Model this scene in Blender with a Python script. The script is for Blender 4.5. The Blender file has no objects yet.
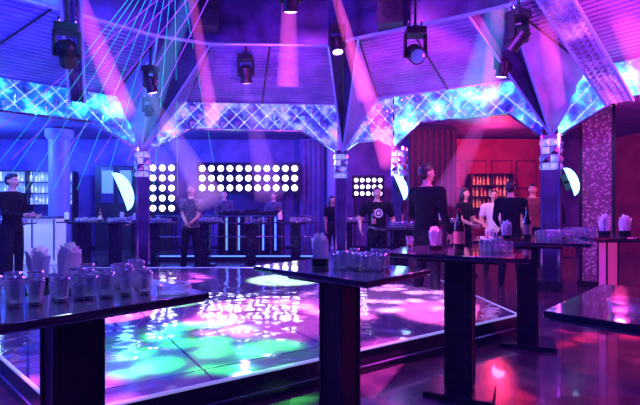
import bpy, math, random
import numpy as np
from mathutils import Vector, Matrix, Quaternion
random.seed(7)
sc=bpy.context.scene
sc.view_settings.view_transform='Standard'
sc.view_settings.exposure=.2
COL=sc.collection

# ------------------------------------------------------------ materials
def mat(name,base=(.5,.5,.5),rough=.5,metal=0,emis=None,es=0,coat=0,spec=.5):
    m=bpy.data.materials.new(name); m.use_nodes=True
    b=m.node_tree.nodes['Principled BSDF']
    b.inputs['Base Color'].default_value=(*base,1)
    b.inputs['Roughness'].default_value=rough
    b.inputs['Metallic'].default_value=metal
    b.inputs['Specular IOR Level'].default_value=spec
    b.inputs['Coat Weight'].default_value=coat
    b.inputs['Coat Roughness'].default_value=.04
    if emis:
        b.inputs['Emission Color'].default_value=(*emis,1)
        b.inputs['Emission Strength'].default_value=es
    return m
def noisy(m,c1,c2,scale=8,sock='Base Color',detail=3):
    nt=m.node_tree; b=nt.nodes['Principled BSDF']
    tc=nt.nodes.new('ShaderNodeTexCoord'); n=nt.nodes.new('ShaderNodeTexNoise'); r=nt.nodes.new('ShaderNodeValToRGB')
    n.inputs['Scale'].default_value=scale; n.inputs['Detail'].default_value=detail
    r.color_ramp.elements[0].position=.38; r.color_ramp.elements[1].position=.62
    r.color_ramp.elements[0].color=(*c1,1); r.color_ramp.elements[1].color=(*c2,1)
    nt.links.new(tc.outputs['Object'],n.inputs['Vector']); nt.links.new(n.outputs['Fac'],r.inputs['Fac'])
    nt.links.new(r.outputs['Color'],b.inputs[sock]); return r
M={}
M['black']=mat('black_lacquer',(.012,.01,.018),.25,coat=.3); noisy(M['black'],(.008,.008,.014),(.02,.016,.03),20)
M['top']=mat('black_glass_top',(.03,.028,.06),.11,coat=1); noisy(M['top'],(.02,.02,.045),(.045,.04,.08),6)
M['edge']=mat('polished_edge',(.4,.4,.6),.25,metal=.8)
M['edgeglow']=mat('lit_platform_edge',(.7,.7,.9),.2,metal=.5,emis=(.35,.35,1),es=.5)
M['wood']=mat('dark_wood',(.03,.015,.02),.5); noisy(M['wood'],(.006,.004,.012),(.02,.012,.03),14)
M['chrome']=mat('chrome',(.8,.8,.9),.12,metal=1)
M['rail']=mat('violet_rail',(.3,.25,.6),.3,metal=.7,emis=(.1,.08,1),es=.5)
M['blackmetal']=mat('black_metal',(.02,.02,.025),.4,metal=.5)
M['lens']=mat('lamp_lens',(.3,.2,.6),.05,emis=(.8,.35,1),es=6)
M['lensdark']=mat('lamp_lens_dark',(.05,.05,.2),.03,emis=(.1,.1,.8),es=.4)
M['napkin']=mat('napkin_paper',(.85,.87,.95),.8)
M['bottle']=mat('bottle_glass',(.02,.012,.01),.06,coat=1)
M['label']=mat('bottle_label',(.6,.4,.3),.6)
M['shirtw']=mat('white_cloth',(.7,.7,.8),.8)
M['skin']=mat('skin',(.6,.34,.26),.5)
M['lip']=mat('lips',(.35,.1,.09),.5)
M['eye']=mat('eye_white',(.7,.7,.7),.2)
M['pupil']=mat('pupil',(.01,.01,.01),.1)
M['hair']=mat('hair',(.012,.009,.01),.45); noisy(M['hair'],(.006,.005,.006),(.03,.02,.02),60)
M['shoe']=mat('shoe_leather',(.01,.01,.012),.25)
def cloth(name,a,b,s=30):
    m=mat(name,a,.85); noisy(m,a,b,s); return m
M['suit']=cloth('black_cloth',(.004,.004,.006),(.008,.008,.013))
M['jeans']=cloth('dark_trousers',(.005,.005,.009),(.012,.012,.02))
for k_ in('suit','jeans'): M[k_].node_tree.nodes['Principled BSDF'].inputs['Specular IOR Level'].default_value=.15
M['grey']=cloth('grey_patterned_cloth',(.015,.015,.03),(.14,.13,.2),35)
M['maroon']=cloth('maroon_cloth',(.1,.015,.03),(.2,.03,.05))
M['white']=mat('white_led',(1,1,1),.4,emis=(.85,.9,1),es=4)
M['cres']=mat('crescent_light',(.5,.8,1),.3,emis=(.2,.7,1),es=3)
M['slat']=mat('ceiling_slat',(.2,.14,.46),.4); noisy(M['slat'],(.15,.10,.4),(.25,.17,.54),2)
M['slatback']=mat('slat_backing',(.004,.003,.02),.9)
M['fold']=mat('folded_panel',(.05,.035,.16),.3); noisy(M['fold'],(.022,.014,.07),(.055,.035,.17),3)
M['dark']=mat('dark_ceiling',(.02,.015,.06),.8); noisy(M['dark'],(.012,.01,.04),(.03,.02,.08),2)
M['soffit']=mat('soffit_paint',(.1,.08,.26),.6); noisy(M['soffit'],(.06,.055,.2),(.10,.09,.3),2)
M['wallblue']=mat('wall_paint',(.12,.10,.34),.7); noisy(M['wallblue'],(.07,.06,.27),(.16,.13,.44),1.5)
M['wallred']=mat('red_wallpaper',(.35,.04,.06),.7); noisy(M['wallred'],(.22,.02,.045),(.32,.045,.07),2)
M['barwhite']=mat('bar_front_white',(.75,.78,.9),.4,emis=(.35,.4,1),es=.4)  # bluish emission brightens the counter front in place of light on it
M['backlit']=mat('backlit_panel',(.4,.5,.9),.4,emis=(.08,.2,1),es=.7)
M['colpaint']=mat('column_paint',(.2,.2,.45),.5)
M['ledblue']=mat('blue_led_strip',(.1,.1,.6),.4,emis=(.06,.15,1),es=2.5)
M['laser']=mat('laser_green',(0,1,.4),.5,emis=(.01,.55,.3),es=.5)
M['laserv']=mat('laser_violet',(.6,.1,1),.5,emis=(.5,.08,1),es=.55)
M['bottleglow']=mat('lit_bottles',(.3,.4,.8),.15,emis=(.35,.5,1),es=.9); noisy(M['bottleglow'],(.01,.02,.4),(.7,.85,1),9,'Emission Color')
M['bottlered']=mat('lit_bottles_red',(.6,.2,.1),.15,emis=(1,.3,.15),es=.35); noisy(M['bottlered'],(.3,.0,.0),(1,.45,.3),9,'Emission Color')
M['amber']=mat('drink_amber',(.4,.08,.05),.1)

def glassmat():
    m=bpy.data.materials.new('clear_glass'); m.use_nodes=True; nt=m.node_tree; nt.nodes.clear()
    o=nt.nodes.new('ShaderNodeOutputMaterial'); mx=nt.nodes.new('ShaderNodeMixShader'); t=nt.nodes.new('ShaderNodeBsdfTransparent')
    g=nt.nodes.new('ShaderNodeBsdfPrincipled'); lw=nt.nodes.new('ShaderNodeLayerWeight'); lw.inputs['Blend'].default_value=.38
    t.inputs[0].default_value=(.88,.9,.98,1)
    g.inputs['Base Color'].default_value=(.9,.95,1,1); g.inputs['Roughness'].default_value=.12; g.inputs['Metallic'].default_value=.65
    mp=nt.nodes.new('ShaderNodeMapRange'); mp.inputs['To Min'].default_value=.1; mp.inputs['To Max'].default_value=.95
    nt.links.new(lw.outputs['Facing'],mp.inputs['Value']); nt.links.new(mp.outputs['Result'],mx.inputs[0])
    nt.links.new(t.outputs[0],mx.inputs[1]); nt.links.new(g.outputs[0],mx.inputs[2]); nt.links.new(mx.outputs[0],o.inputs[0]); return m
M['glass']=glassmat()

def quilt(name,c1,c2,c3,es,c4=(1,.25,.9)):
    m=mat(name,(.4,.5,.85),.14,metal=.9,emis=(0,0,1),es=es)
    r=noisy(m,c1,c4,2.6,'Emission Color',5)  # coloured mirror glints painted in as noisy emission
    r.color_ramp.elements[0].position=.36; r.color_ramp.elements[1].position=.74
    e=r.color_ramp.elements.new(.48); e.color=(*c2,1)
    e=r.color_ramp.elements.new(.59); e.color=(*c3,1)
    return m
M['quiltL']=quilt('quilted_mirror_glow_blue',(.0,.006,.14),(.0,.14,.7),(.05,.85,1),1.35,(.6,1,1))
M['quiltC']=quilt('quilted_mirror_glow_violet',(.006,.003,.12),(.03,.05,.45),(.3,.3,1),1.0,(1,.3,.9))
M['quiltR']=quilt('quilted_mirror_glow_cyan',(.005,.006,.25),(.03,.15,1),(.1,.75,1),1.4,(1,.5,1))
M['quiltP']=quilt('quilted_mirror_glow_pink',(.02,.003,.12),(.10,.02,.4),(.5,.08,.6),.6)
M['lattice']=mat('lattice_glass',(.7,.8,1),.15,metal=.8,emis=(.25,.5,1),es=1.0)  # bright lattice lines painted by the material's own glow

def floormat():
    m=mat('floor_dark_tile',(.04,.03,.06),.2,coat=.3); nt=m.node_tree; b=nt.nodes['Principled BSDF']
    tc=nt.nodes.new('ShaderNodeTexCoord'); br=nt.nodes.new('ShaderNodeTexChecker')
    br.inputs['Color1'].default_value=(.085,.06,.075,1); br.inputs['Color2'].default_value=(.05,.035,.055,1)
    br.inputs['Scale'].default_value=5
    nt.links.new(tc.outputs['Object'],br.inputs['Vector']); nt.links.new(br.outputs['Color'],b.inputs['Base Color'])
    n=nt.nodes.new('ShaderNodeTexNoise'); n.inputs['Scale'].default_value=9; bp=nt.nodes.new('ShaderNodeBump'); bp.inputs['Strength'].default_value=.12
    nt.links.new(tc.outputs['Object'],n.inputs['Vector']); nt.links.new(n.outputs['Fac'],bp.inputs['Height']); nt.links.new(bp.outputs[0],b.inputs['Normal']); return m
M['floor']=floormat()
def dancemat():
    m=mat('dance_floor_glass',(.4,.4,.5),.1,coat=.8); nt=m.node_tree; b=nt.nodes['Principled BSDF']
    tc=nt.nodes.new('ShaderNodeTexCoord'); mp=nt.nodes.new('ShaderNodeMapping'); mp.inputs['Rotation'].default_value=(0,0,math.radians(-33))
    br=nt.nodes.new('ShaderNodeTexBrick'); br.offset=0
    br.inputs['Color1'].default_value=(.2,.2,.22,1); br.inputs['Color2'].default_value=(.14,.14,.16,1); br.inputs['Mortar'].default_value=(.02,.02,.04,1)
    br.inputs['Scale'].default_value=1.; br.inputs['Mortar Size'].default_value=.009; br.inputs['Brick Width'].default_value=1.0; br.inputs['Row Height'].default_value=1.0
    nt.links.new(tc.outputs['Object'],mp.inputs[0]); nt.links.new(mp.outputs[0],br.inputs['Vector']); nt.links.new(br.outputs['Color'],b.inputs['Base Color'])
    n=nt.nodes.new('ShaderNodeTexNoise'); n.inputs['Scale'].default_value=2.2; n.inputs['Detail'].default_value=2; bp=nt.nodes.new('ShaderNodeBump'); bp.inputs['Strength'].default_value=.16; bp.inputs['Distance'].default_value=.12
    nt.links.new(tc.outputs['Object'],n.inputs['Vector']); nt.links.new(n.outputs['Fac'],bp.inputs['Height']); nt.links.new(bp.outputs[0],b.inputs['Normal']); nt.links.new(bp.outputs[0],b.inputs['Coat Normal'])
    return m
M['dance']=dancemat()
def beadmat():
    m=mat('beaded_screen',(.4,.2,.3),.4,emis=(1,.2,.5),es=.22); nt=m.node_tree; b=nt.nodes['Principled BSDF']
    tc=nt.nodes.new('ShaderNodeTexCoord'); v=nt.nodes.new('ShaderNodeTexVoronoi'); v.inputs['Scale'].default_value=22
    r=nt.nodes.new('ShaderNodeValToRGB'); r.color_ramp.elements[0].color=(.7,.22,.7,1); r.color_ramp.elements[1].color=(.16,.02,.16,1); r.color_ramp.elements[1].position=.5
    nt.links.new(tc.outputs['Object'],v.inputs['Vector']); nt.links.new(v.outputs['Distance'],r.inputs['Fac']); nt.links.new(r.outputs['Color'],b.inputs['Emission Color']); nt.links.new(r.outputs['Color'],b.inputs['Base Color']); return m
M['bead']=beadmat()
M['pinkleg']=mat('pink_glow_leg',(.5,.08,.35),.3,emis=(.9,.05,.45),es=.4)  # pink light on the leg put into its colour and emission

# ------------------------------------------------------------ mesh builder
class MB:
    def __init__(s): s.v=[];s.f=[];s.m=[];s.mats=[]
    def mi(s,k):
        if k not in s.mats: s.mats.append(k)
        return s.mats.index(k)
    def add(s,vs,fs,k,T=None):
        o=len(s.v)
        s.v+= [tuple(T@Vector(p)) for p in vs] if T else [tuple(p) for p in vs]
        s.f+=[tuple(i+o for i in f) for f in fs]; s.m+=[s.mi(k)]*len(fs)
    def box(s,c,d,k,rz=0,T=None):
        x,y,z=[a/2 for a in d]; R=Matrix.Translation(c)@Matrix.Rotation(rz,4,'Z')
        if T: R=T@R
        vs=[(a*x,b*y,e*z) for a in(-1,1) for b in(-1,1) for e in(-1,1)]
        s.add(vs,[(0,1,3,2),(4,6,7,5),(0,4,5,1),(2,3,7,6),(0,2,6,4),(1,5,7,3)],k,R)
    def rings(s,rs,k,n=16,T=None,cap=True):
        vs=[];fs=[]
        for c,a,b in rs:
            c=Vector(c);a=Vector(a);b=Vector(b)
            for i in range(n):
                t=2*math.pi*i/n; vs.append(c+a*math.cos(t)+b*math.sin(t))
        for j in range(len(rs)-1):
            for i in range(n):
                i2=(i+1)%n; fs.append((j*n+i,j*n+i2,(j+1)*n+i2,(j+1)*n+i))
        if cap: fs.append(tuple(range(n))[::-1]); fs.append(tuple((len(rs)-1)*n+i for i in range(n)))
        s.add(vs,fs,k,T)
    def lathe(s,prof,k,c=(0,0,0),n=16,T=None,cap=False):
        s.rings([((c[0],c[1],c[2]+z),(r,0,0),(0,r,0)) for r,z in prof],k,n,T,cap)
    def cone(s,a,b,ra,rb,k,n=12,cap=True):
        a=Vector(a);b=Vector(b);d=(b-a)
        if d.length<1e-6:return
        d.normalize(); x=d.orthogonal().normalized(); y=d.cross(x)
        s.rings([(a,x*ra,y*ra),(b,x*rb,y*rb)],k,n,None,cap)
    def sph(s,c,r,k,n=16,m=10,T=None):
        c=Vector(c); r=Vector(r) if hasattr(r,'__len__') else Vector((r,r,r))
        vs=[c+Vector((0,0,-r.z))];fs=[]
        for j in range(1,m):
            t=-math.pi/2+math.pi*j/m
            for i in range(n):
                p=2*math.pi*i/n; vs.append(c+Vector((r.x*math.cos(t)*math.cos(p),r.y*math.cos(t)*math.sin(p),r.z*math.sin(t))))
        vs.append(c+Vector((0,0,r.z))); L=len(vs)-1
        for i in range(n):
            i2=(i+1)%n; fs.append((0,1+i2,1+i)); fs.append((L,L-n+i,L-n+i2))
            for j in range(m-2): fs.append((1+j*n+i,1+j*n+i2,1+(j+1)*n+i2,1+(j+1)*n+i))
        s.add(vs,fs,k,T)
    def cap(s,a,b,ra,rb,k):
        s.sph(a,ra,k); s.sph(b,rb,k); s.cone(a,b,ra,rb,k,16)
    def addmesh(s,me,keys,T):
        o=len(s.v); s.v+=[tuple(T@v.co) for v in me.vertices]
        for p in me.polygons:
            s.f.append(tuple(i+o for i in p.vertices)); s.m.append(s.mi(keys[0]))
    def build(s,name,loc=(0,0,0),rz=0,ang=35,bevel=0,flat=False,parent=None,scale=1):
        me=bpy.data.meshes.new(name); me.from_pydata(s.v,[],s.f)
        for k in s.mats: me.materials.append(M[k])
        me.polygons.foreach_set('material_index',s.m)
        if not flat:
            me.polygons.foreach_set('use_smooth',[True]*len(s.f)); me.set_sharp_from_angle(angle=math.radians(ang))
        me.update()
        o=bpy.data.objects.new(name,me); COL.objects.link(o); o.location=loc; o.rotation_euler[2]=rz; o.scale=(scale,)*3
        if bevel:
            b=o.modifiers.new('bevel','BEVEL'); b.width=bevel; b.segments=2; b.limit_method='ANGLE'
        if parent: o.parent=parent
        return o

# ------------------------------------------------------------ room shell
W,E,S,N=-11,9,-3,14; H=5.0
def plane_box(name,c,d,k):
    b=MB(); b.box((0,0,0),d,k); return b.build(name,c,flat=True)
plane_box('floor',((W+E)/2,(S+N)/2,-.05),(E-W,N-S,.1),'floor')
plane_box('ceiling',((W+E)/2,(S+N)/2,H+.05),(E-W,N-S,.1),'dark')
plane_box('wall_back',((W+E)/2,N+.1,H/2),(E-W,.2,H),'wallblue')
plane_box('wall_left',(W-.1,(S+N)/2,H/2),(.2,N-S,H),'wallblue')
plane_box('wall_right',(E+.1,(S+N)/2,H/2),(.2,N-S,H),'wallred')
plane_box('wall_front',((W+E)/2,S-.1,H/2),(E-W,.2,H),'wallblue')
b=MB(); b.box((0,0,.06),(E-W,.03,.12),'black'); b.build('baseboard_back',((W+E)/2,N-.015,0))

C=Vector((-.2,4,0))
R=[(-7.2,5.3),(-3.9,8.5),(-2.7,9.05),(.35,9.15),(1.1,8.6),(3.4,7.27),(4.1,6.8),(6.4,4.0),(6.4,-2.2),(-7.2,-2.2)]
ZR=3.4; ZI=3.86
RV=[Vector((x,y,ZR)) for x,y in R]
IV=[Vector((C.x+(x-C.x)*.6,C.y+(y-C.y)*.6,ZI)) for x,y in R]
def clampo(x,y): return Vector((min(max(x,W),E),min(max(y,S),N),ZR+.03))
OV=[clampo(C.x+(x-C.x)*3,C.y+(y-C.y)*3) for x,y in R]
n=len(R)
b=MB()
for i in range(n):
    j=(i+1)%n; b.add([RV[i]+Vector((0,0,.03)),RV[j]+Vector((0,0,.03)),OV[j],OV[i]],[(0,1,2,3)],'soffit')
b.build('ceiling_soffit',flat=True)
b=MB()
for i in range(n):
    j=(i+1)%n; up=Vector((0,0,H-ZI)); b.add([IV[i],IV[j],IV[j]+up,IV[i]+up],[(0,1,2,3)],'fold')
b.build('ceiling_riser',flat=True)
BAYS=[0,2,4,6,7,8,9]
for i in BAYS:
    j=(i+1)%n; b=MB(); a0,a1,c0,c1=RV[i],RV[j],IV[i],IV[j]
    u=Vector((0,0,.06)); b.add([a0+u,a1+u,c1+u,c0+u],[(0,1,2,3)],'slatback')
    NS=22
    for q in range(NS):
        t0=q/NS; t1=(q+.66)/NS
        p=[a0.lerp(c0,t0),a1.lerp(c1,t0),a1.lerp(c1,t1),a0.lerp(c0,t1)]
        pv=p+[x+Vector((0,0,.04)) for x in p]
        b.add(pv,[(0,1,2,3),(0,4,5,1),(3,2,6,7)],'slat')
    for t in (0,.5,1):
        b.cone(a0.lerp(a1,t)-Vector((0,0,.01)),c0.lerp(c1,t)-Vector((0,0,.01)),.014,.014,'blackmetal',6)
    b.build('ceiling_panel',flat=True)
b=MB()
for i in range(n):
    j=(i+1)%n
    b.cone(RV[i],RV[j],.028,.028,'rail',8); b.cone(IV[i],IV[j],.025,.025,'rail',8)
b.build('trim_1')

apex={1:Vector((-3.42,8.62,2.42)),3:Vector((.45,9.0,2.42)),5:Vector((3.62,7.05,2.42))}
for i,ap in apex.items():
    j=i+1; b=MB()
    m=(IV[i]+IV[j])/2+Vector((0,0,.45))
    b.add([RV[i],ap,IV[i]],[(0,1,2)],'slat'); b.add([RV[j],ap,IV[j]],[(0,1,2)],'slat')
    b.add([IV[i],ap,m],[(0,1,2)],'fold'); b.add([IV[j],ap,m],[(0,1,2)],'fold')
    for e in (RV[i],IV[i],m,IV[j],RV[j]): b.cone(ap,e,.018,.018,'rail' if e in (RV[i],RV[j],IV[i],IV[j]) else 'blackmetal',6)
    b.build('ceiling_fold',flat=True)
def column(x,y,rz=0,w=.2,top=2.45):
    b=MB(); b.box((0,0,top/2),(w,w,top),'fold'); b.box((0,0,.08),(w+.08,w+.08,.16),'black')
    for sx in(-1,1):
        for sy in (-1,1): b.box((sx*w/2,sy*w/2,top/2),(.03,.03,top-.01),'chrome')
    for zz in range(4):
        z=top-.5+zz*.125
        for k,(dx,dy) in enumerate(((0,-1),(1,0),(0,1),(-1,0))):
            for uu in(-1,1):
                h=w/2+.02; cx,cy=dx*h,dy*h; ux,uy=-dy,dx; q=.055
                c=Vector((cx+ux*uu*.06,cy+uy*uu*.06,z)); nrm=Vector((dx,dy,0))*.03; U=Vector((ux,uy,0))*q; V=Vector((0,0,q))
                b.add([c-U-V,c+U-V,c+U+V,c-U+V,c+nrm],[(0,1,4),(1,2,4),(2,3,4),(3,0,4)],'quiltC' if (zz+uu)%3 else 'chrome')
    b.build('column',(x,y,0),rz,flat=True)
column(-3.42,8.68,.5); column(.42,9.1,0); column(1.5,8.5,-.5); column(3.66,7.12,-.6,.24); 
b=MB(); b.box((0,0,1.5),(.42,.1,3.0),'bead'); 
for sx in(-1,1): b.box((sx*.23,0,1.5),(.05,.14,3.0),'blackmetal')
b.box((0,0,.05),(.56,.3,.1),'blackmetal'); b.box((0,0,3.02),(.56,.2,.06),'blackmetal'); b.build('beaded_screen_pillar',(4.55,7.4,0),-.5)

def valance(p0,p1,key,ends=(2.42,2.42),mid=2.85,cut=.2):
    p0=Vector((*p0,0));p1=Vector((*p1,0)); L=(p1-p0).length; d=(p1-p0)/L; nr=Vector((d.y,-d.x,0))
    if nr.y>0: nr=-nr
    b=MB(); nx=int(L/.022); nz=44; top=ZR-.02
    def bot(s):
        if s<cut: return ends[0]+(mid-ends[0])*s/cut
        if s>1-cut: return ends[1]+(mid-ends[1])*(1-s)/cut
        return mid
    P=.30
    def hh(x,z):
        u=(x+z)/P; v=(x-z)/P
        a=abs((u%1)-.5)*2; c=abs((v%1)-.5)*2
        return max(a,c)
    vs=[];fk=[]
    for i in range(nx+1):
        s=i/nx; z0=bot(s)
        for k in range(nz+1):
            z=z0+(top-z0)*k/nz; h=hh(s*L,z); q=p0+d*(s*L)+nr*((1-h)*.07); vs.append((q.x,q.y,z)); fk.append(h)
    A=[];B=[]
    for i in range(nx):
        for k in range(nz):
            a=i*(nz+1)+k; f=(a,a+nz+1,a+nz+2,a+1); 
            (B if sum(fk[t] for t in f)/4>.91 else A).append(f)
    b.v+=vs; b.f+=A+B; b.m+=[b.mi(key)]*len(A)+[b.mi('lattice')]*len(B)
    pts=[0,cut,1-cut,1]
    for a,c in zip(pts[:-1],pts[1:]):
        q0=p0+d*(a*L)+nr*.04; q1=p0+d*(c*L)+nr*.04; b.cone((q0.x,q0.y,bot(a)),(q1.x,q1.y,bot(c)),.02,.02,'chrome',8)
    q=-nr*.03
    for i in range(nx):
        a,c=i/nx,(i+1)/nx; u0=p0+d*(a*L)+q;u1=p0+d*(c*L)+q
        b.add([(u0.x,u0.y,bot(a)),(u1.x,u1.y,bot(c)),(u1.x,u1.y,top),(u0.x,u0.y,top)],[(0,1,2,3)],'fold')
    b.build('quilted_glass_valance',flat=True)
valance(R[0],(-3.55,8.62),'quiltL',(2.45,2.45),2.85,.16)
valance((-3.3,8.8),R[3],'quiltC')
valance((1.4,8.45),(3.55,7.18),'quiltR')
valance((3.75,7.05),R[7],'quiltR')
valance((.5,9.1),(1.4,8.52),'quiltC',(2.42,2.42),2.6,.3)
def qbeam(a,c,w,key):
    a=Vector(a);c=Vector(c);d=c-a;L=d.length;d.normalize();side=d.cross(Vector((0,0,1))).normalized();up=side.cross(d); b=MB()
    q=w/4; N_=int(L/q)
    for i in range(N_):
        for s_ in (-1.5,-.5,.5,1.5):
            ct=a+d*((i+.5)*L/N_)+side*s_*q; U=d*(L/N_/2);V=side*q/2
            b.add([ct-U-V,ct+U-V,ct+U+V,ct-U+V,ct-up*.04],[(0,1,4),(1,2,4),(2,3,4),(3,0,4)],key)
    for s_ in(-1,1): b.cone(a+side*s_*w/2,c+side*s_*w/2,.025,.025,'rail',8)
    b.add([a-side*w/2+up*.03,a+side*w/2+up*.03,c+side*w/2+up*.03,c-side*w/2+up*.03],[(0,1,2,3)],'fold')
    b.build('quilted_ceiling_beam',flat=True)
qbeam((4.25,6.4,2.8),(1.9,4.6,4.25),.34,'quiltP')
qbeam((-4.1,7.6,3.1),(-2.6,4.6,4.3),.22,'fold')

# ------------------------------------------------------------ dance floor platform
poly=[(-1.35,2.4),(2.05,4.65),(1.7,8.3),(-4.9,8.3),(-5.7,6.4)]
b=MB(); m=len(poly); hgt=.2
b.add([(x,y,hgt) for x,y in poly],[tuple(range(m))],'dance')
b.add([(x,y,0) for x,y in poly]+[(x,y,hgt) for x,y in poly],[(i,(i+1)%m,(i+1)%m+m,i+m) for i in range(m)],'black')
for i in range(m):
    p,q=poly[i],poly[(i+1)%m]; b.cone((*p,hgt-.005),(*q,hgt-.005),.012,.012,'edgeglow',8); b.cone((*p,.06),(*q,.06),.008,.008,'edge',6)
b.build('dance_floor_platform',flat=True)

# ------------------------------------------------------------ tables
def table(x,y,rz=0,w=.9,d=.9,h=1.0,cw=.2,ck='wood'):
    b=MB()
    b.box((0,0,h-.012),(w,d,.022),'top'); b.box((0,0,h-.028),(w-.02,d-.02,.010),'edge'); b.box((0,0,h-.048),(w*.6,d*.6,.03),'black')
    b.box((0,0,(h-.06)/2+.02),(cw,cw,h-.1),ck); b.box((0,0,.02),(w*.5,d*.5,.04),'black')
    for sx in (-1,1):
        for sy in(-1,1): b.box((sx*(cw/2),sy*(cw/2),(h-.06)/2+.02),(.016,.016,h-.12),'black')
    return b.build('cocktail_table',(x,y,0),rz,bevel=.004)
TUMP=[(0,.0),(.019,.0),(.025,.072),(.023,.072),(.018,.012),(0,.012)]
def glasses(x,y,z,pts,rz=0,name='drinking_glasses',drink=.12):
    b=MB(); c,s=math.cos(rz),math.sin(rz)
    for (u,v) in pts:
        px,py=u*c-v*s,u*s+v*c
        hs=random.choice((1,1,1.2,.7))
        b.lathe([(r,t*hs) for r,t in TUMP],'glass',(px,py,0),14)
        b.lathe([(.0245,.070*hs),(.026,.072*hs),(.0245,.075*hs)],'chrome',(px,py,0),14)
        b.lathe([(0,.003),(.0175,.003),(.0185,.010),(0,.011)],'chrome',(px,py,0),12)
        if random.random()<drink: b.lathe([(0,.013),(.0178,.013),(.020,.034),(0,.034)],'amber',(px,py,0),12)
    return b.build(name,(x,y,z+.001))
def grid(nx,ny,p,j=.007): return [((i-(nx-1)/2)*p+random.uniform(-j,j),(k-(ny-1)/2)*p+random.uniform(-j,j)) for i in range(nx) for k in range(ny)]
def napkins(x,y,z,s=1,rz=0):
    b=MB(); b.lathe([(0,0),(.045,0),(.05,.035),(.046,.035),(.04,.006),(0,.006)],'blackmetal',n=20)
    for i in range(11):
        a=i*2.4; rr=.004+.024*(i/11); hgt=.155-.035*(i/11)+random.uniform(-.01,.012); w=.034
        ox,oy=rr*math.cos(a),rr*math.sin(a); tilt=.16*(i/11)
        ca,sa=math.cos(a),math.sin(a); vs=[];fs=[]
        for k in range(6):
            t=k/5; zz=.008+hgt*t; ww=w if t<.75 else w*(1-(t-.75)/.25*.45)
            out=tilt*hgt*t*t
            for e in(-1,0,1):
                lx=e*ww; ly=out+(.012 if e==0 else 0)+.003*math.sin(9*t+i+e)
                vs.append((ox+ca*ly-sa*lx,oy+sa*ly+ca*lx,zz+(.008 if e==0 else 0)))
        for k in range(5):
            for e in(0,1): q=k*3+e; fs.append((q,q+1,q+4,q+3))
        b.add(vs,fs,'napkin')
    b.build('paper_napkin_stack',(x,y,z+.001),rz,scale=s,ang=80)
BOTP=[(0,0),(.036,0),(.038,.01),(.038,.17),(.030,.20),(.014,.235),(.013,.29),(.016,.292),(.016,.31),(0,.31)]
def bottle(x,y,z,s=1):
    b=MB(); b.lathe(BOTP,'bottle',n=18); b.lathe([(.0385,.05),(.0388,.05),(.0388,.14),(.0385,.14)],'label',n=18); b.lathe([(.0165,.28),(.017,.28),(.017,.312),(0,.313)],'amber',n=12)
    b.build('liquor_bottle',(x,y,z+.001),scale=s)
def ashtray(x,y,z):
    b=MB(); b.lathe([(0,0),(.055,0),(.06,.03),(.05,.03),(.042,.01),(0,.01)],'glass',n=20); b.build('ashtray',(x,y,z+.001))

table(-.88,1.6,.785,.69,.69,cw=.15)
napkins(-.98,1.76,1,1.0,.5); napkins(-1.09,1.74,1,.9,1.2)
glasses(-.76,1.66,1,grid(4,6,.058),.5); glasses(-.94,1.44,1,grid(6,3,.060),.6); ashtray(-.52,1.60,1)
table(.1,2.28,-.75,.74,.52,cw=.135)
napkins(.0,2.38,1,1.0,.2); glasses(.2,2.25,1,grid(5,4,.055),-.4)
table(.98,3.15,-.45,.9,.66,cw=.17)
napkins(.82,3.2,1,1.0,.3); bottle(.99,3.2,1,.95); glasses(1.2,3.08,1,grid(3,4,.06),0); glasses(.66,3.3,1,grid(1,2,.07),0)
table(1.98,4.3,-.4,.95,.8,cw=.17)
napkins(1.8,4.35,1,1.05); bottle(1.98,4.3,1,1); glasses(2.22,4.22,1,grid(5,4,.065),.1); glasses(1.64,4.3,1,grid(1,3,.07),.1)
table(1.12,1.32,.785,.66,.66,cw=.16)
ashtray(.90,1.3,1)
table(3.2,5.0,.1,1.0,.9,cw=.13,ck='pinkleg')
napkins(3.16,5.0,1,1.3,.3); napkins(3.42,5.05,1,1.3,.8); glasses(2.88,5,1,grid(3,5,.07)); 
far=[(-5.4,10.3,0),(-4.6,10.1,.1),(-4.9,12.0,0),(-1.5,9.75,.1),(-.55,10.15,0),(.62,10.2,0),(-2.6,10.2,0),(1.25,7.2,.1),(2.9,9.7,0),(-6.3,9.0,.2),(-3.6,9.7,0)]
for k,(x,y,r) in enumerate(far):
    table(x,y,r,.9,.7,cw=.2,ck='black')
    glasses(x+.12,y,1,grid(6,5,.085),r,drink=.5)
    if k%2==0: napkins(x-.34,y-.1,1,1.2,r)
    if k%3==1: bottle(x-.38,y+.1,1,.9)

# ------------------------------------------------------------ back of the room
def ledpanel(x0,x1,z0,z1,y,nx,nz):
    b=MB(); w,h=x1-x0,z1-z0; b.box((0,.05,0),(w+.08,.1,h+.08),'blackmetal')
    px,pz=w/nx,h/nz; r=min(px,pz)*.36
    for i in range(nx):
        for k in range(nz):
            c=Vector(((i+.5)*px-w/2,0,(k+.5)*pz-h/2))
            b.rings([(c,(r*1.15,0,0),(0,0,r*1.15)),(c+Vector((0,-.02,0)),(r*1.15,0,0),(0,0,r*1.15))],'blackmetal',16)
            b.rings([(c+Vector((0,-.015,0)),(r,0,0),(0,0,r)),(c+Vector((0,-.03,0)),(r*.8,0,0),(0,0,r*.8))],'white',16)
    for sx in(-1,1): b.box((sx*(w/2-.05),.12,-(z0+h/2)/2),(.05,.05,(z0+z1)/2),'blackmetal')
    b.build('led_blinder_wall',((x0+x1)/2,y,(z0+z1)/2))
ledpanel(-4.95,-4.15,1.15,2.6,13.0,3,5)
ledpanel(-3.53,-.6,1.74,2.58,13.0,11,3)
ledpanel(.96,1.82,1.62,2.2,13.0,5,3)
SH=.16
b=MB(); b.box((0,0,SH/2),(4.0,1.5,SH),'black'); b.box((0,-.76,SH-.03),(4.0,.03,.03),'ledblue')
for i in range(15): b.cone((-1.95+i*.279,-.7,SH),(-1.95+i*.279,-.7,1.1),.012,.012,'chrome',6)
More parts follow.
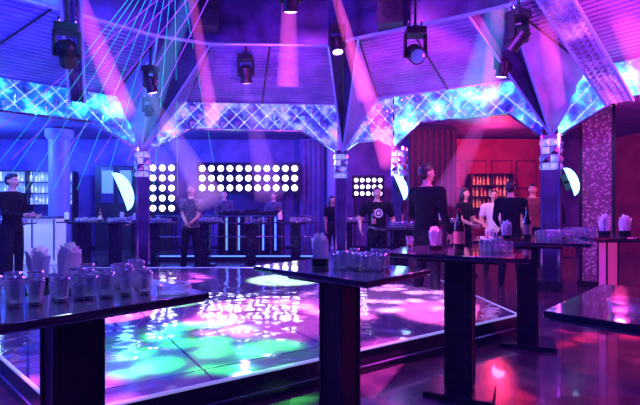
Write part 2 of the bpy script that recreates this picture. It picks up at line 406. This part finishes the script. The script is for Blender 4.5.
for z in(.6,1.1): b.cone((-1.97,-.7,z),(1.97,-.7,z),.018,.018,'chrome',8)
b.build('dj_stage',(-2.05,11.7,0))
b=MB(); b.box((0,0,.5),(1.6,.4,1.0),'black'); b.box((0,0,1.02),(1.7,.44,.04),'blackmetal')
for sx in(-.5,.5):
    b.lathe([(0,0),(.15,0),(.15,.03),(0,.03)],'chrome',(sx,0,1.07),20); b.box((sx,0,1.055),(.4,.36,.03),'blackmetal')
b.box((0,0,1.07),(.35,.3,.06),'blackmetal')
for i in range(5): b.box((-.6+i*.3,-.21,.5),(.04,.02,.8),'ledblue')
b.build('dj_booth',(-1.7,11.3,SH+.001))
b=MB(); b.box((0,0,.53),(2.0,.5,1.06),'barwhite'); b.box((0,-.03,1.08),(2.1,.62,.05),'edge'); b.box((0,-.26,.12),(1.9,.03,.04),'ledblue')
for i in range(5): b.box((-.96+i*.48,-.26,.56),(.03,.03,.95),'edge')
b.build('bar_counter',(-7.15,10.6,0),.1)
def shelf(x,y,w,z0,nsh,key,rz=0,st=.33):
    b=MB(); h=nsh*st
    b.box((0,.18,z0+h/2),(w,.03,h),'backlit' if key=='bottleglow' else 'wallred')
    for sx in(-1,0,1): b.box((sx*w/2,0,(z0+h)/2),(.04,.36,z0+h),'blackmetal')
    for k in range(nsh+1): b.box((0,0,z0+k*st),(w,.34,.025),'blackmetal')
    for k in range(nsh):
        t=-w/2+.1
        while t<w/2-.08:
            s=random.uniform(.7,.95); b.lathe([(r*s,z*s) for r,z in BOTP],key,(t,random.uniform(-.05,.05),z0+k*st+.013),8); t+=random.uniform(.09,.14)
    b.build('back_bar_bottle_shelf',(x,y,0),rz)
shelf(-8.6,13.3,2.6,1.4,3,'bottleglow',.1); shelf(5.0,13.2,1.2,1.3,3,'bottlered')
b=MB(); b.lathe([(.34,0),(.34,.15),(.26,.22),(.26,3.1),(.34,3.2),(.34,3.38)],'colpaint',n=28,cap=True); b.build('round_column',(-6.95,12,0))
b=MB(); b.lathe([(.28,0),(.28,.15),(.22,.22),(.22,3.1),(.28,3.2),(.28,3.38)],'colpaint',n=28,cap=True); b.build('round_column',(.42,12.9,0))
b=MB(); b.box((0,0,1.7),(4.4,.12,3.36),'wallred')
for i in range(6): b.box((-1.8+i*.75,-.08,2.3),(.55,.03,.8),'wallred'); b.box((-1.8+i*.75,-.07,2.3),(.6,.02,.86),'wood')
b.build('wall_lounge',(5.0,13.6,0))
b=MB(); b.box((0,0,1.7),(1.2,.12,3.38),'wood')
for i in range(8): b.box((-.53+i*.15,-.075,1.7),(.05,.04,3.2),'maroon')
b.build('slatted_partition',(2.9,11.6,0))
b=MB(); b.box((0,0,1.7),(1.1,.1,3.36),'wallblue')
for i in range(7): b.rings([((-.45+i*.15,-.06,0.02),(.07,0,0),(0,.05,0)),((-.45+i*.15,-.06,3.34),(.07,0,0),(0,.05,0))],'soffit',10)
b.build('pleated_curtain',(-.05,13.6,0))
b=MB()
for i in range(4): b.box((i*.55,0,2.0),(.42,.05,1.1),'fold'); b.box((i*.55,-.03,2.1),(.34,.02,.7),'backlit')
b.box((.8,.03,1.3),(2.4,.04,2.6),'blackmetal'); b.build('wall_panelling',(-6.5,13.8,0))
b=MB()
b.box((0,0,.22),(2.6,.8,.4),'maroon'); b.box((0,.36,.6),(2.6,.2,.7),'maroon')
for i in range(4): b.sph((-.95+i*.63,-.05,.45),(.31,.36,.08),'maroon'); b.sph((-.95+i*.63,.27,.72),(.3,.09,.24),'maroon')
for sx in(-1,1): b.box((sx*1.32,0,.35),(.16,.85,.66),'maroon')
b.build('lounge_sofa',(5.3,12.2,0),0,bevel=.03)

def crescent(x,y,z,h,rz,flip=1):
    b=MB(); n_=18; vs=[];r=h/2
    for sy in(-.012,.012):
        for i in range(n_+1):
            t=-math.pi/2+math.pi*i/n_; vs.append((flip*r*.62*math.cos(t),sy,r*math.sin(t)))
        for i in range(n_+1):
            t=-math.pi/2+math.pi*i/n_; vs.append((flip*r*.05*math.cos(t),sy,r*math.sin(t)))
    q=n_+1; fs=[]
    for i in range(n_):
        fs.append((i,i+1,q+i+1,q+i)); o=2*q; fs.append((o+i,o+q+i,o+q+i+1,o+i+1)); fs.append((i,o+i,o+i+1,i+1)); fs.append((q+i,q+i+1,o+q+i+1,o+q+i))
    b.add(vs,fs,'cres'); b.box((0,.05,0),(.03,.1,.03),'blackmetal'); b.box((0,.11,0),(.1,.03,.25),'blackmetal')
    o=b.build('crescent_wall_light',(x,y,z),rz); o.rotation_euler[1]=math.radians(-22*flip)
crescent(-3.74,8.40,1.6,.75,.1,1); crescent(1.44,8.26,1.68,.5,-.1,1); crescent(3.82,6.9,1.7,.45,0,1)

# ------------------------------------------------------------ moving heads & trusses
def moving_head(x,y,z,top,tilt=20,pan=0,s=1,lens='lens'):
    root=bpy.data.objects.new('moving_head_light',None); COL.objects.link(root); root.location=(x,y,z)
    b=MB(); b.box((0,0,.33*s),(.30*s,.26*s,.11*s),'blackmetal'); b.box((0,0,.40*s),(.1*s,.1*s,.05*s),'blackmetal')
    b.cone((0,0,.4*s),(0,0,top-z),.018,.018,'blackmetal',8)
    b.cone((-.1*s,0,.39*s),(-.1*s,0,.5*s),.02*s,.02*s,'chrome',8); b.cone((.1*s,0,.39*s),(.1*s,0,.5*s),.02*s,.02*s,'chrome',8)
    for sx in(-1,1):
        b.box((sx*.155*s,0,.14*s),(.04*s,.12*s,.32*s),'blackmetal'); b.cone((sx*.18*s,0,0),(sx*.12*s,0,0),.06*s,.06*s,'blackmetal',14)
    b.build('yoke',parent=root,rz=pan,bevel=.006)
    b=MB(); b.lathe([(0,.17),(.07,.17),(.11,.13),(.12,.05),(.125,-.02),(.115,-.10),(.12,-.14),(.125,-.18),(.105,-.185)],'blackmetal',n=24)
    for zz in(.12,.09,.06,.03): b.lathe([(.118,zz-.008),(.13,zz-.008),(.13,zz+.008),(.118,zz+.008)],'blackmetal',n=24)
    b.lathe([(.105,-.182),(.08,-.195),(.04,-.203),(0,-.205)],lens,n=24)
    o=b.build('head',parent=root,scale=s); o.rotation_euler=(math.radians(tilt),0,pan)
heads=[(-2.81,5.0,3.02,60,.4,.8,'lensdark'),(-.37,5.6,3.9,20,0,.8,'lens'),(1.1,5.2,3.08,-60,0,.75,'lensdark'),(-1.17,7.1,3.42,25,0,.75,'lens'),
(2.38,5.4,3.35,50,.5,.8,'lensdark'),(-2.6,6.9,3.2,20,-.5,.7,'lens'),(2.6,6.4,3.3,15,.3,.7,'lens'),(.25,6.6,3.7,-15,.3,.7,'lens'),(-2.9,7.6,2.95,15,0,.55,'lensdark')]
for (x,y,z,t,p,s,l) in heads: moving_head(x,y,z,H,t,p,s,l)
def truss(a,c,w=.26):
    a=Vector(a);c=Vector(c);d=c-a;L=d.length;d.normalize();sd=d.cross(Vector((0,0,1))).normalized();b=MB()
    cs=[sd*w/2+Vector((0,0,w/2)),-sd*w/2+Vector((0,0,w/2)),sd*w/2-Vector((0,0,w/2)),-sd*w/2-Vector((0,0,w/2))]
    for k in cs: b.cone(a+k,c+k,.022,.022,'blackmetal',8)
    N_=int(L/.3)
    for i in range(N_):
        p=a+d*(i*L/N_);q=a+d*((i+1)*L/N_)
        for u,v in((0,1),(2,3),(0,2),(1,3)): b.cone(p+cs[u],q+cs[v],.012,.012,'blackmetal',6)
    for t in (.15,.85):
        p=a.lerp(c,t); b.cone(p,(p.x,p.y,H),.012,.012,'blackmetal',6)
    b.build('lighting_truss')
truss((-4.3,4.5,4.5),(3.0,4.5,4.5)); truss((-2.0,6.2,4.45),(2.0,6.0,4.45))
for (x,y,z,rz) in ((-1.7,6.75,4.25,.2),(1.0,6.4,4.15,-.2),(2.9,4.9,4.1,-.5)):
    b=MB(); b.box((0,0,0),(.36,.32,.55),'blackmetal'); b.rings([((0,-.162,-.09),(.13,0,0),(0,0,.13)),((0,-.15,-.09),(.08,0,0),(0,0,.08))],'black',20); b.rings([((0,-.165,.17),(.06,0,0),(0,0,.05)),((0,-.15,.17),(.03,0,0),(0,0,.03))],'black',16); b.cone((0,0,.27),(0,0,H-z),.02,.02,'blackmetal')
    b.build('hanging_speaker',(x,y,z),rz,bevel=.01)

# ------------------------------------------------------------ beams and lasers (light put in as self-glowing cones and tubes)
def beam(a,c,r0,r1,col,st):
    m=bpy.data.materials.new('glowing_haze'); m.use_nodes=True; nt=m.node_tree; nt.nodes.clear()
    o=nt.nodes.new('ShaderNodeOutputMaterial'); e=nt.nodes.new('ShaderNodeEmission'); e.inputs[0].default_value=(*col,1); e.inputs[1].default_value=st
    nt.links.new(e.outputs[0],o.inputs['Volume']); k='beam%d'%len(M); M[k]=m
    b=MB(); b.cone(a,c,r0,r1,k,24); b.build('light_beam')
beam((-.37,5.6,4.9),(-.45,6.3,3.0),.04,.16,(1,.1,.6),2.0)
beam((-2.81,5,2.85),(-1.9,6.6,1.5),.05,.25,(.35,.12,1),.5)
beam((-2.6,6.9,3.05),(-1.9,7.9,1.4),.05,.28,(.6,.25,1),.8)
beam((-1.17,7.1,3.25),(-.9,8.0,1.5),.05,.28,(.5,.15,1),.6)
beam((.25,6.6,4.4),(1.3,8.2,2.1),.04,.22,(1,.08,.5),1.8)
beam((.0,5.6,4.6),(.75,7.4,3.1),.03,.14,(1,.1,.6),2.3)
beam((2.6,6.4,3.15),(1.9,7.0,1.4),.05,.22,(.8,.12,1),.55)
beam((2.38,5.5,4.6),(2.2,6.6,2.6),.05,.3,(.05,.35,1),.9)
beam((3.0,5.2,4.5),(5.0,6.2,2.3),.06,.3,(1,.06,.4),1.6)
beam((2.3,4.8,4.6),(3.6,6.9,2.9),.04,.16,(1,.08,.5),1.6)
beam((-1.2,5.2,4.6),(-3.2,8.0,2.6),.05,.22,(.1,.3,1),.8)
beam((-2.9,4.4,4.7),(-3.3,7.6,2.9),.04,.2,(.85,.08,.9),1.5)
beam((2.0,4.8,4.7),(2.75,7.3,3.0),.04,.16,(1,.1,.7),1.3)
beam((-1.6,5.0,4.7),(-2.0,8.4,2.9),.03,.14,(1,.1,.7),1.3)
b=MB()
for t in((-6.9,9,1.6),(-6.6,9.2,1.6),(-6.2,9.4,1.6),(-5.8,9.8,1.7),(-5.4,10,1.7),(-5.0,10.4,1.7),(-4.6,10.8,1.5),(-4.1,11,1.4),(-3.6,11.4,1.6),(-2.6,11,2.4)): b.cone((-1.75,5.4,4.5),t,.0045,.0045,'laser',6)
for t in((-6.9,8.6,2.2),(-6.3,9.2,2.3),(-5.6,9.6,2.3),(-4.9,9.8,2.3),(-4.2,9.8,2.3)): b.cone((-.9,5.2,4.5),t,.005,.005,'laserv',6)
b.build('laser_beams')

# ------------------------------------------------------------ people
def evalmesh(b,voxel,smooth):
    o=b.build('tmp_shape',flat=True); r=o.modifiers.new('r','REMESH'); r.mode='VOXEL'; r.voxel_size=voxel
    s=o.modifiers.new('s','SMOOTH'); s.factor=.5; s.iterations=smooth
    dg=bpy.context.evaluated_depsgraph_get(); dg.update(); me=bpy.data.meshes.new_from_object(o.evaluated_get(dg))
    old=o.data; bpy.data.objects.remove(o); bpy.data.meshes.remove(old); return me
hb=MB(); hb.cap((0,0,.01),(0,0,-.02),.024,.026,'skin')
hb.rings([((0,0,-.0),(.026,0,0),(0,.017,0)),((0,-.001,-.04),(.040,0,0),(0,.017,0)),((0,-.002,-.088),(.041,0,0),(0,.013,0))],'skin',16)
for i,(x,L) in enumerate(((.030,.072),(.010,.082),(-.011,.076),(-.031,.058))):
    p0=Vector((x,0,-.08)); p1=p0+Vector((x*.12,-.012,-L*.5)); p2=p1+Vector((0,-.02,-L*.3)); p3=p2+Vector((0,-.018,-L*.12))
    hb.cap(p0,p1,.0092,.0085,'skin'); hb.cap(p1,p2,.0085,.0078,'skin'); hb.cap(p2,p3,.0078,.0068,'skin')
hb.cap((.022,-.004,-.02),(.052,-.016,-.055),.014,.011,'skin'); hb.cap((.052,-.016,-.055),(.058,-.028,-.085),.0105,.008,'skin')
HAND=evalmesh(hb,.004,2)

def ik(sh,wr,l1,l2,pole):
    d=wr-sh; L=min(d.length,l1+l2-.004); dn=d.normalized(); wr=sh+dn*L
    a=(l1*l1-l2*l2+L*L)/(2*L); h=math.sqrt(max(l1*l1-a*a,0)); p=(pole-dn*pole.dot(dn)).normalized()
    return sh+dn*a+p*h,wr
def person(name,x,y,rz=0,h=1.78,shirt='suit',pants='jeans',sleeve='long',lw=(-.2,0,.83),rw=(.2,0,.83),headyaw=0,nod=0,hair='short',female=False,bulk=1.0,z0=0,stance=.1,logo=False):
    prims=[]; b=MB()
    def cap(a,c,ra,rb,l): prims.append(('c',Vector(a),Vector(c),ra,rb,l)); b.cap(a,c,ra,rb,'skin')
    k=bulk; sw=.175 if female else .195*k
    T=[(.84,.150,.11),(.93,.175 if female else .168,.122),(1.03,.15,.11),(1.13,.128 if female else .148,.098),(1.25,.155,.112),(1.36,sw*.95,.115),(1.43,sw*.86,.098),(1.475,.10,.075),(1.51,.062,.06)]
    T=[(z,a*k,c*k) for z,a,c in T]
    b.rings([((0,0,z),(a,0,0),(0,c,0)) for z,a,c in T],'skin',24)
    cap((0,.005,1.47),(0,-.008,1.58),.056,.052,'skin')
    arms=[]
    for sx,w in((-1,lw),(1,rw)):
        sh=Vector((sx*sw,0,1.42)); e,wr=ik(sh,Vector(w),.29,.26,Vector((sx*.35,1,-.35)))
        cap((sx*sw*.6,0,1.43),sh,.07,.064*k,'shirt')
        cap(sh,e,.060*k,.047*k,'shirt')
        if sleeve=='long': cap(e,e.lerp(wr,.93),.047*k,.036,'shirt'); cap(e.lerp(wr,.8),wr,.027,.025,'skin')
        else:
            cap(sh,sh.lerp(e,.62),.068*k,.06*k,'shirt'); prims[-2]=(*prims[-2][:5],'skin'); cap(e,wr,.042,.027,'skin')
        arms.append((sx,e,wr))
    for sx in(-1,1):
        hp=(sx*.085,0,.90); kn=(sx*(.09+stance*.3),-.02,.49); an=(sx*(.09+stance*.6),.01,.085)
        cap(hp,kn,.098*k,.068*k,'pants'); cap(kn,an,.066*k,.056,'pants'); 
        fx=an[0]; cap((fx,.03,.05),(fx+sx*.01,-.10,.04),.045,.042,'shoe'); cap((fx+sx*.01,-.10,.035),(fx+sx*.025,-.17,.03),.04,.03,'shoe')
    HM=Matrix.Translation((0,-.005,1.575))@Matrix.Rotation(headyaw,4,'Z')@Matrix.Rotation(nod,4,'X')
    hb_=MB(); hp_=[]
    def he(c,r,l): hp_.append((Vector(c),Vector(r),l)); hb_.sph(c,r,'skin',20,14,HM)
    he((0,.012,.11),(.074,.092,.088),'skin'); he((0,-.02,.055),(.060,.070,.072),'skin'); he((0,-.052,.015),(.034,.036,.028),'skin')
    he((0,-.098,.068),(.013,.018,.014),'skin'); he((0,-.088,.088),(.009,.014,.026),'skin'); he((0,-.076,.112),(.05,.016,.012),'skin')
    for sx in(-1,1): he((sx*.076,.01,.075),(.010,.02,.032),'skin'); he((sx*.04,-.06,.06),(.022,.02,.02),'skin')
    he((0,-.085,.034),(.024,.010,.010),'lip')
    he((0,.024,.128),(.080,.094,.086),'hair'); he((0,.05,.085),(.074,.066,.07),'hair'); he((0,-.035,.175),(.06,.045,.03),'hair')
    if hair=='long': he((0,.065,-.0),(.082,.055,.14),'hair'); he((-.07,.02,.04),(.024,.045,.1),'hair'); he((.07,.02,.04),(.024,.045,.1),'hair'); he((0,.075,-.1),(.07,.035,.1),'hair')
    o=len(b.v); b.v+=hb_.v; b.f+=[tuple(i+o for i in f) for f in hb_.f]; b.m+=[0]*len(hb_.f)
    me=evalmesh(b,.013,3)
    nf=len(me.polygons); cen=np.zeros(nf*3); me.polygons.foreach_get('center',cen); cen=cen.reshape(-1,3)
    labs=['skin','shirt','pants','shoe','hair','lip']; best=np.full(nf,9.); lab=np.zeros(nf,int)
    for p in prims:
        a=np.array(p[1]);c=np.array(p[2]);d=c-a; t=np.clip(((cen-a)@d)/(d@d),0,1); dist=np.linalg.norm(cen-a-t[:,None]*d,axis=1)-(p[3]+(p[4]-p[3])*t)
        q=dist<best; best=np.where(q,dist,best); lab=np.where(q,labs.index(p[5]),lab)
    zs=[t[0] for t in T]; A=np.interp(cen[:,2],zs,[t[1] for t in T]); B_=np.interp(cen[:,2],zs,[t[2] for t in T])
    dd=(np.sqrt((cen[:,0]/A)**2+(cen[:,1]/B_)**2)-1)*B_; dz=np.maximum(0,np.maximum(zs[0]-cen[:,2],cen[:,2]-zs[-1])); dt=np.maximum(dd,0)+dz+np.minimum(dd,0)
    hem=.90; q=dt<best+.012
    lab=np.where(q&(cen[:,2]>hem),1,np.where(q&(cen[:,2]<=hem),2,lab))
    lab=np.where((cen[:,2]>1.495)&(lab==1)&(np.abs(cen[:,0])<.09),0,lab)
    inv=np.array(HM.inverted()); hc=np.c_[cen,np.ones(nf)]@inv.T; hc=hc[:,:3]; hd=np.full(nf,9.); hl=np.zeros(nf,int)
    for c,r,l in hp_:
        c=np.array(c);r=np.array(r); dist=(np.linalg.norm((hc-c)/r,axis=1)-1)*r.min(); q=dist<hd; hd=np.where(q,dist,hd); hl=np.where(q,labs.index(l),hl)
    q=(hd<.012)&((cen[:,2]>1.585)|(hl==4)); lab=np.where(q,hl,lab)
    keys={'skin':'skin','shirt':shirt,'pants':pants,'shoe':'shoe','hair':'hair','lip':'lip'}
    f=MB(); f.v=[tuple(v.co) for v in me.vertices]; f.f=[tuple(p.vertices) for p in me.polygons]; f.m=[f.mi(keys[labs[l]]) for l in lab]
    bpy.data.meshes.remove(me)
    for sx in(-1,1):
        f.sph((sx*.031,-.073,.092),(.013,.009,.008),'eye',10,6,HM); f.sph((sx*.031,-.081,.092),(.0055,.003,.0055),'pupil',8,6,HM); f.sph((sx*.032,-.083,.112),(.02,.005,.004),'hair',10,6,HM)
    for sx,e,wr in arms:
        d=(wr-e).normalized(); Q=Vector((0,0,-1)).rotation_difference(d).to_matrix().to_4x4()
        Mx=Matrix.Translation(wr-d*.01)@Q@Matrix.Rotation(-sx*math.pi/2*.8,4,'Z')
        if sx>0: Mx=Mx@Matrix.Diagonal((-1,1,1,1))
        f.addmesh(HAND,['skin'],Mx)
    if logo:
        for rr,kk in((.085,'shirtw'),(.06,shirt),(.035,'shirtw')):
            f.rings([((0,-.128-(.1-rr)*.05,1.28),(rr*.98,0,0),(0,0,rr*.98)),((0,-.110,1.28),(rr*.98,0,0),(0,0,rr*.98))],kk,24)
    if shirt=='suit' and sleeve=='long':
        f.rings([((0,-.004,1.492),(.066,0,0),(0,.064,0)),((0,-.006,1.515),(.060,0,0),(0,.058,0))],'shirtw',20,None,False)
    return f.build(name,(x,y,z0),rz,ang=60,scale=h/1.78)
front=dict(lw=(-.04,-.24,1.0),rw=(.06,-.26,1.02))
person('man_in_black_suit',-5.2,7.6,math.radians(85),1.88,bulk=1.06,lw=(-.15,-.32,1.12),rw=(.16,-.3,1.1))
person('waiter',-2.6,9.05,math.radians(5),1.78,shirt='grey',sleeve='short',**front)
person('man_in_printed_tshirt',1.02,8.05,math.radians(5),1.68,sleeve='short',bulk=1.12,lw=(-.34,-.12,.98),rw=(.34,-.12,.98),logo=True)
person('bouncer',1.47,6.2,math.radians(125),1.9,bulk=1.16,lw=(-.30,-.1,.9),rw=(.2,-.25,1.05),headyaw=-.35)
person('woman_guest',2.76,8.6,math.radians(40),1.68,shirt='suit',hair='long',female=True,sleeve='short',lw=(-.2,-.3,1.05),rw=(.2,-.3,1.05))
person('man_in_white_shirt',3.4,8.8,math.radians(-20),1.66,shirt='shirtw',sleeve='short',lw=(-.2,-.3,1.1),rw=(.2,-.3,1.05))
person('man_guest',3.22,7.6,math.radians(150),1.76,bulk=1.05,lw=(-.2,-.3,1.0),rw=(.22,-.25,1.0))
person('man_guest',4.35,9.2,math.radians(-30),1.8,shirt='maroon',sleeve='short')
person('man_guest',4.08,7.9,math.radians(200),1.66,lw=(-.25,-.25,1.05))
person('woman_guest',1.95,9.6,math.radians(-40),1.6,female=True,hair='long',sleeve='short',shirt='maroon')
person('dj',-2.55,11.98,math.radians(10),1.6,z0=SH+.001,shirt='grey',lw=(-.2,-.3,1.1),rw=(.2,-.3,1.1),nod=-.2)
person('dj',-1.25,12.12,math.radians(-10),1.56,z0=SH+.001,shirt='grey',sleeve='short',lw=(-.2,-.3,1.1),rw=(.2,-.3,1.1))
person('woman_guest',.3,11.2,math.radians(30),1.6,female=True,hair='long',sleeve='short')
person('man_guest',-4.45,11.1,math.radians(-60),1.68,**front)

# ------------------------------------------------------------ lights
def spot(loc,tgt,col,e,size=40,blend=.4,r=.05,name='stage_and_fill_spot',gobo=0):
    l=bpy.data.lights.new(name,'SPOT'); l.energy=e; l.color=col; l.spot_size=math.radians(size); l.spot_blend=blend; l.shadow_soft_size=r
    o=bpy.data.objects.new(name,l); COL.objects.link(o); o.location=loc; o.rotation_euler=(Vector(tgt)-Vector(loc)).to_track_quat('-Z','Y').to_euler()
    if gobo:
        l.use_nodes=True; nt=l.node_tree; em=nt.nodes['Emission']; tc=nt.nodes.new('ShaderNodeTexCoord'); v=nt.nodes.new('ShaderNodeTexVoronoi'); v.inputs['Scale'].default_value=gobo
        mr=nt.nodes.new('ShaderNodeMapRange'); mr.inputs['From Min'].default_value=.3; mr.inputs['From Max'].default_value=.5; mr.inputs['To Min'].default_value=1.6; mr.inputs['To Max'].default_value=.12
        nt.links.new(tc.outputs['Normal'],v.inputs['Vector']); nt.links.new(v.outputs['Distance'],mr.inputs['Value']); nt.links.new(mr.outputs['Result'],em.inputs['Strength'])
    return o
def point(loc,col,e,r=.15,name='wash_light'):  # unseen colour washes added in mid-air, without fixtures
    l=bpy.data.lights.new(name,'POINT'); l.energy=e; l.color=col; l.shadow_soft_size=r
    o=bpy.data.objects.new(name,l); COL.objects.link(o); o.location=loc
spot((-.4,5.2,4.0),(-.40,4.7,.2),(1,.12,.65),19000,30,.5,gobo=12)
spot((-1.5,4.0,3.6),(-1.15,3.65,.2),(.03,1,.10),5000,26,.4,gobo=9)
spot((-1.6,3.6,3.6),(-.5,3.4,.2),(.05,1,.12),3500,16,.4,gobo=9)
spot((-2.0,5.0,3.6),(-1.75,5.3,.2),(.3,1,.3),5500,13,.3)
spot((-2.2,5.0,3.6),(-2.2,4.75,.2),(1,.15,.8),8000,17,.3)
spot((-1.2,6.6,3.5),(-.55,6.9,.2),(.6,1,.6),7500,20,.3)
spot((-2.4,6.8,3.5),(-2.4,7.0,.2),(.8,.1,1),6000,26,.4,gobo=12)
spot((1.0,5.4,3.4),(.75,5.6,.2),(.8,.25,1),8500,36,.4,gobo=12)
spot((-3.4,5.2,3.5),(-3.6,5.6,.2),(.25,.6,1),9000,30,.4,gobo=9)
spot((1.3,4.0,3.6),(1.35,4.75,.2),(1,.12,.6),5500,20,.4)
spot((1.5,2.6,3.4),(1.6,2.7,0),(1,.02,.08),2200,26,.5,gobo=12)
spot((.6,3.0,3.6),(.68,3.4,0),(1,.06,.7),2600,16,.4)
spot((3.0,4.0,3.4),(2.9,4.0,0),(1,.02,.12),2600,32,.5,gobo=12)
spot((-1.9,2.6,3.4),(-1.9,2.5,0),(.6,.06,1),2600,36,.5,gobo=9)
for (x,y,e,c) in ((-.85,1.6,120,(.55,.7,1)),(.12,2.25,100,(.55,.65,1)),(.98,3.15,75,(.75,.55,1)),(1.98,4.3,85,(.9,.5,.9)),(1.15,1.35,35,(.7,.35,1)),(3.2,5.0,100,(1,.5,.8))):
    spot((x+.1,y+.3,3.1),(x,y,1.0),c,e,34,.6,.08,name='table_fill_spot')  # unseen spots added to brighten table tops, glasses and napkins
spot((-.6,9.3,3.2),(-.55,10.15,1.0),(1,.25,.8),300,30,.5,name='table_fill_spot'); spot((.6,9.5,3.2),(.62,10.2,1.0),(1,.3,.8),240,24,.5,name='table_fill_spot')
spot((-5.2,9.3,3.2),(-5.1,10.2,1.0),(.4,.6,1),340,40,.5,name='table_fill_spot'); spot((-2.6,7.6,3.1),(-2.6,9.0,1.2),(.5,.45,1),130,34,.5); spot((1.3,6.3,3.2),(1.1,8.0,1.3),(.5,.4,1),150,30,.5)  # unseen fills added for far tables, waiter and printed t-shirt
spot((2.4,7.0,3.2),(3.4,8.7,1.4),(1,.35,.5),220,44,.5); spot((-4.2,6.2,3.2),(-5.2,7.6,1.3),(.3,.35,1),160,36,.5)  # unseen fills added on the guests and the man in black
spot((2.9,5.6,3.0),(1.5,6.2,1.6),(1,.25,.5),90,30,.5)  # unseen rim light added for the bouncer
point((-6.5,7.0,3.0),(.015,.06,1),360); point((-8.5,11.0,2.9),(.05,.15,1),640); point((-4.9,12.2,3.0),(.06,.12,1),280)
point((-1.8,10.6,3.0),(.14,.08,1),260); point((.6,11.0,3.0),(.5,.12,1),200)
point((4.6,11.6,2.9),(1,.04,.14),150); point((5.6,8.5,2.9),(1,.05,.4),120); point((3.0,9.6,3.1),(.8,.08,.6),70)
point((-1.5,5.5,2.9),(.16,.04,1),120); point((1.8,4.8,2.8),(.45,.04,1),130); point((-4.2,4.5,2.9),(.01,.04,1),330)
point((4.6,4.2,2.9),(.9,.04,.7),150); point((0,.3,3.2),(.15,.08,1),45); point((.0,5,4.5),(.5,.05,1),170); point((-2.6,5.2,4.4),(.02,.06,1),160)
point((-7.0,9.6,2.0),(.3,.45,1),70); point((6.2,6.2,2.2),(1,.06,.5),90)
spot((1.2,5.4,2.6),(1.6,7.4,3.6),(1,.06,.7),260,60,.6); spot((-.6,5.0,2.6),(-.8,7.8,3.6),(.9,.06,1),220,46,.6); spot((3.2,4.6,2.6),(3.4,5.8,3.9),(1,.06,.6),160,70,.6)  # unseen uplights added to tint the ceiling magenta
spot((1.5,3.0,4.3),(3.7,7.2,2.6),(.2,.4,1),250,50); spot((-1,3,4.2),(-5.2,7.2,3.0),(.04,.3,1),400,50)

w=bpy.data.worlds.new('haze_glow'); sc.world=w; w.use_nodes=True; nt=w.node_tree
nt.nodes['Background'].inputs[0].default_value=(.01,.005,.03,1); nt.nodes['Background'].inputs[1].default_value=.5
e=nt.nodes.new('ShaderNodeEmission'); e.inputs[0].default_value=(.10,.03,1,1); e.inputs[1].default_value=.003  # even blue emission fills the air, a painted haze lifting the blacks
nt.links.new(e.outputs[0],nt.nodes['World Output'].inputs['Volume'])

cam=bpy.data.cameras.new('camera'); co=bpy.data.objects.new('camera',cam); COL.objects.link(co); sc.camera=co
co.location=(0,0,1.3); co.rotation_euler=(math.pi/2,0,0); cam.sensor_width=36; cam.lens=36*450/640; cam.shift_y=5.5/640; cam.clip_start=.05
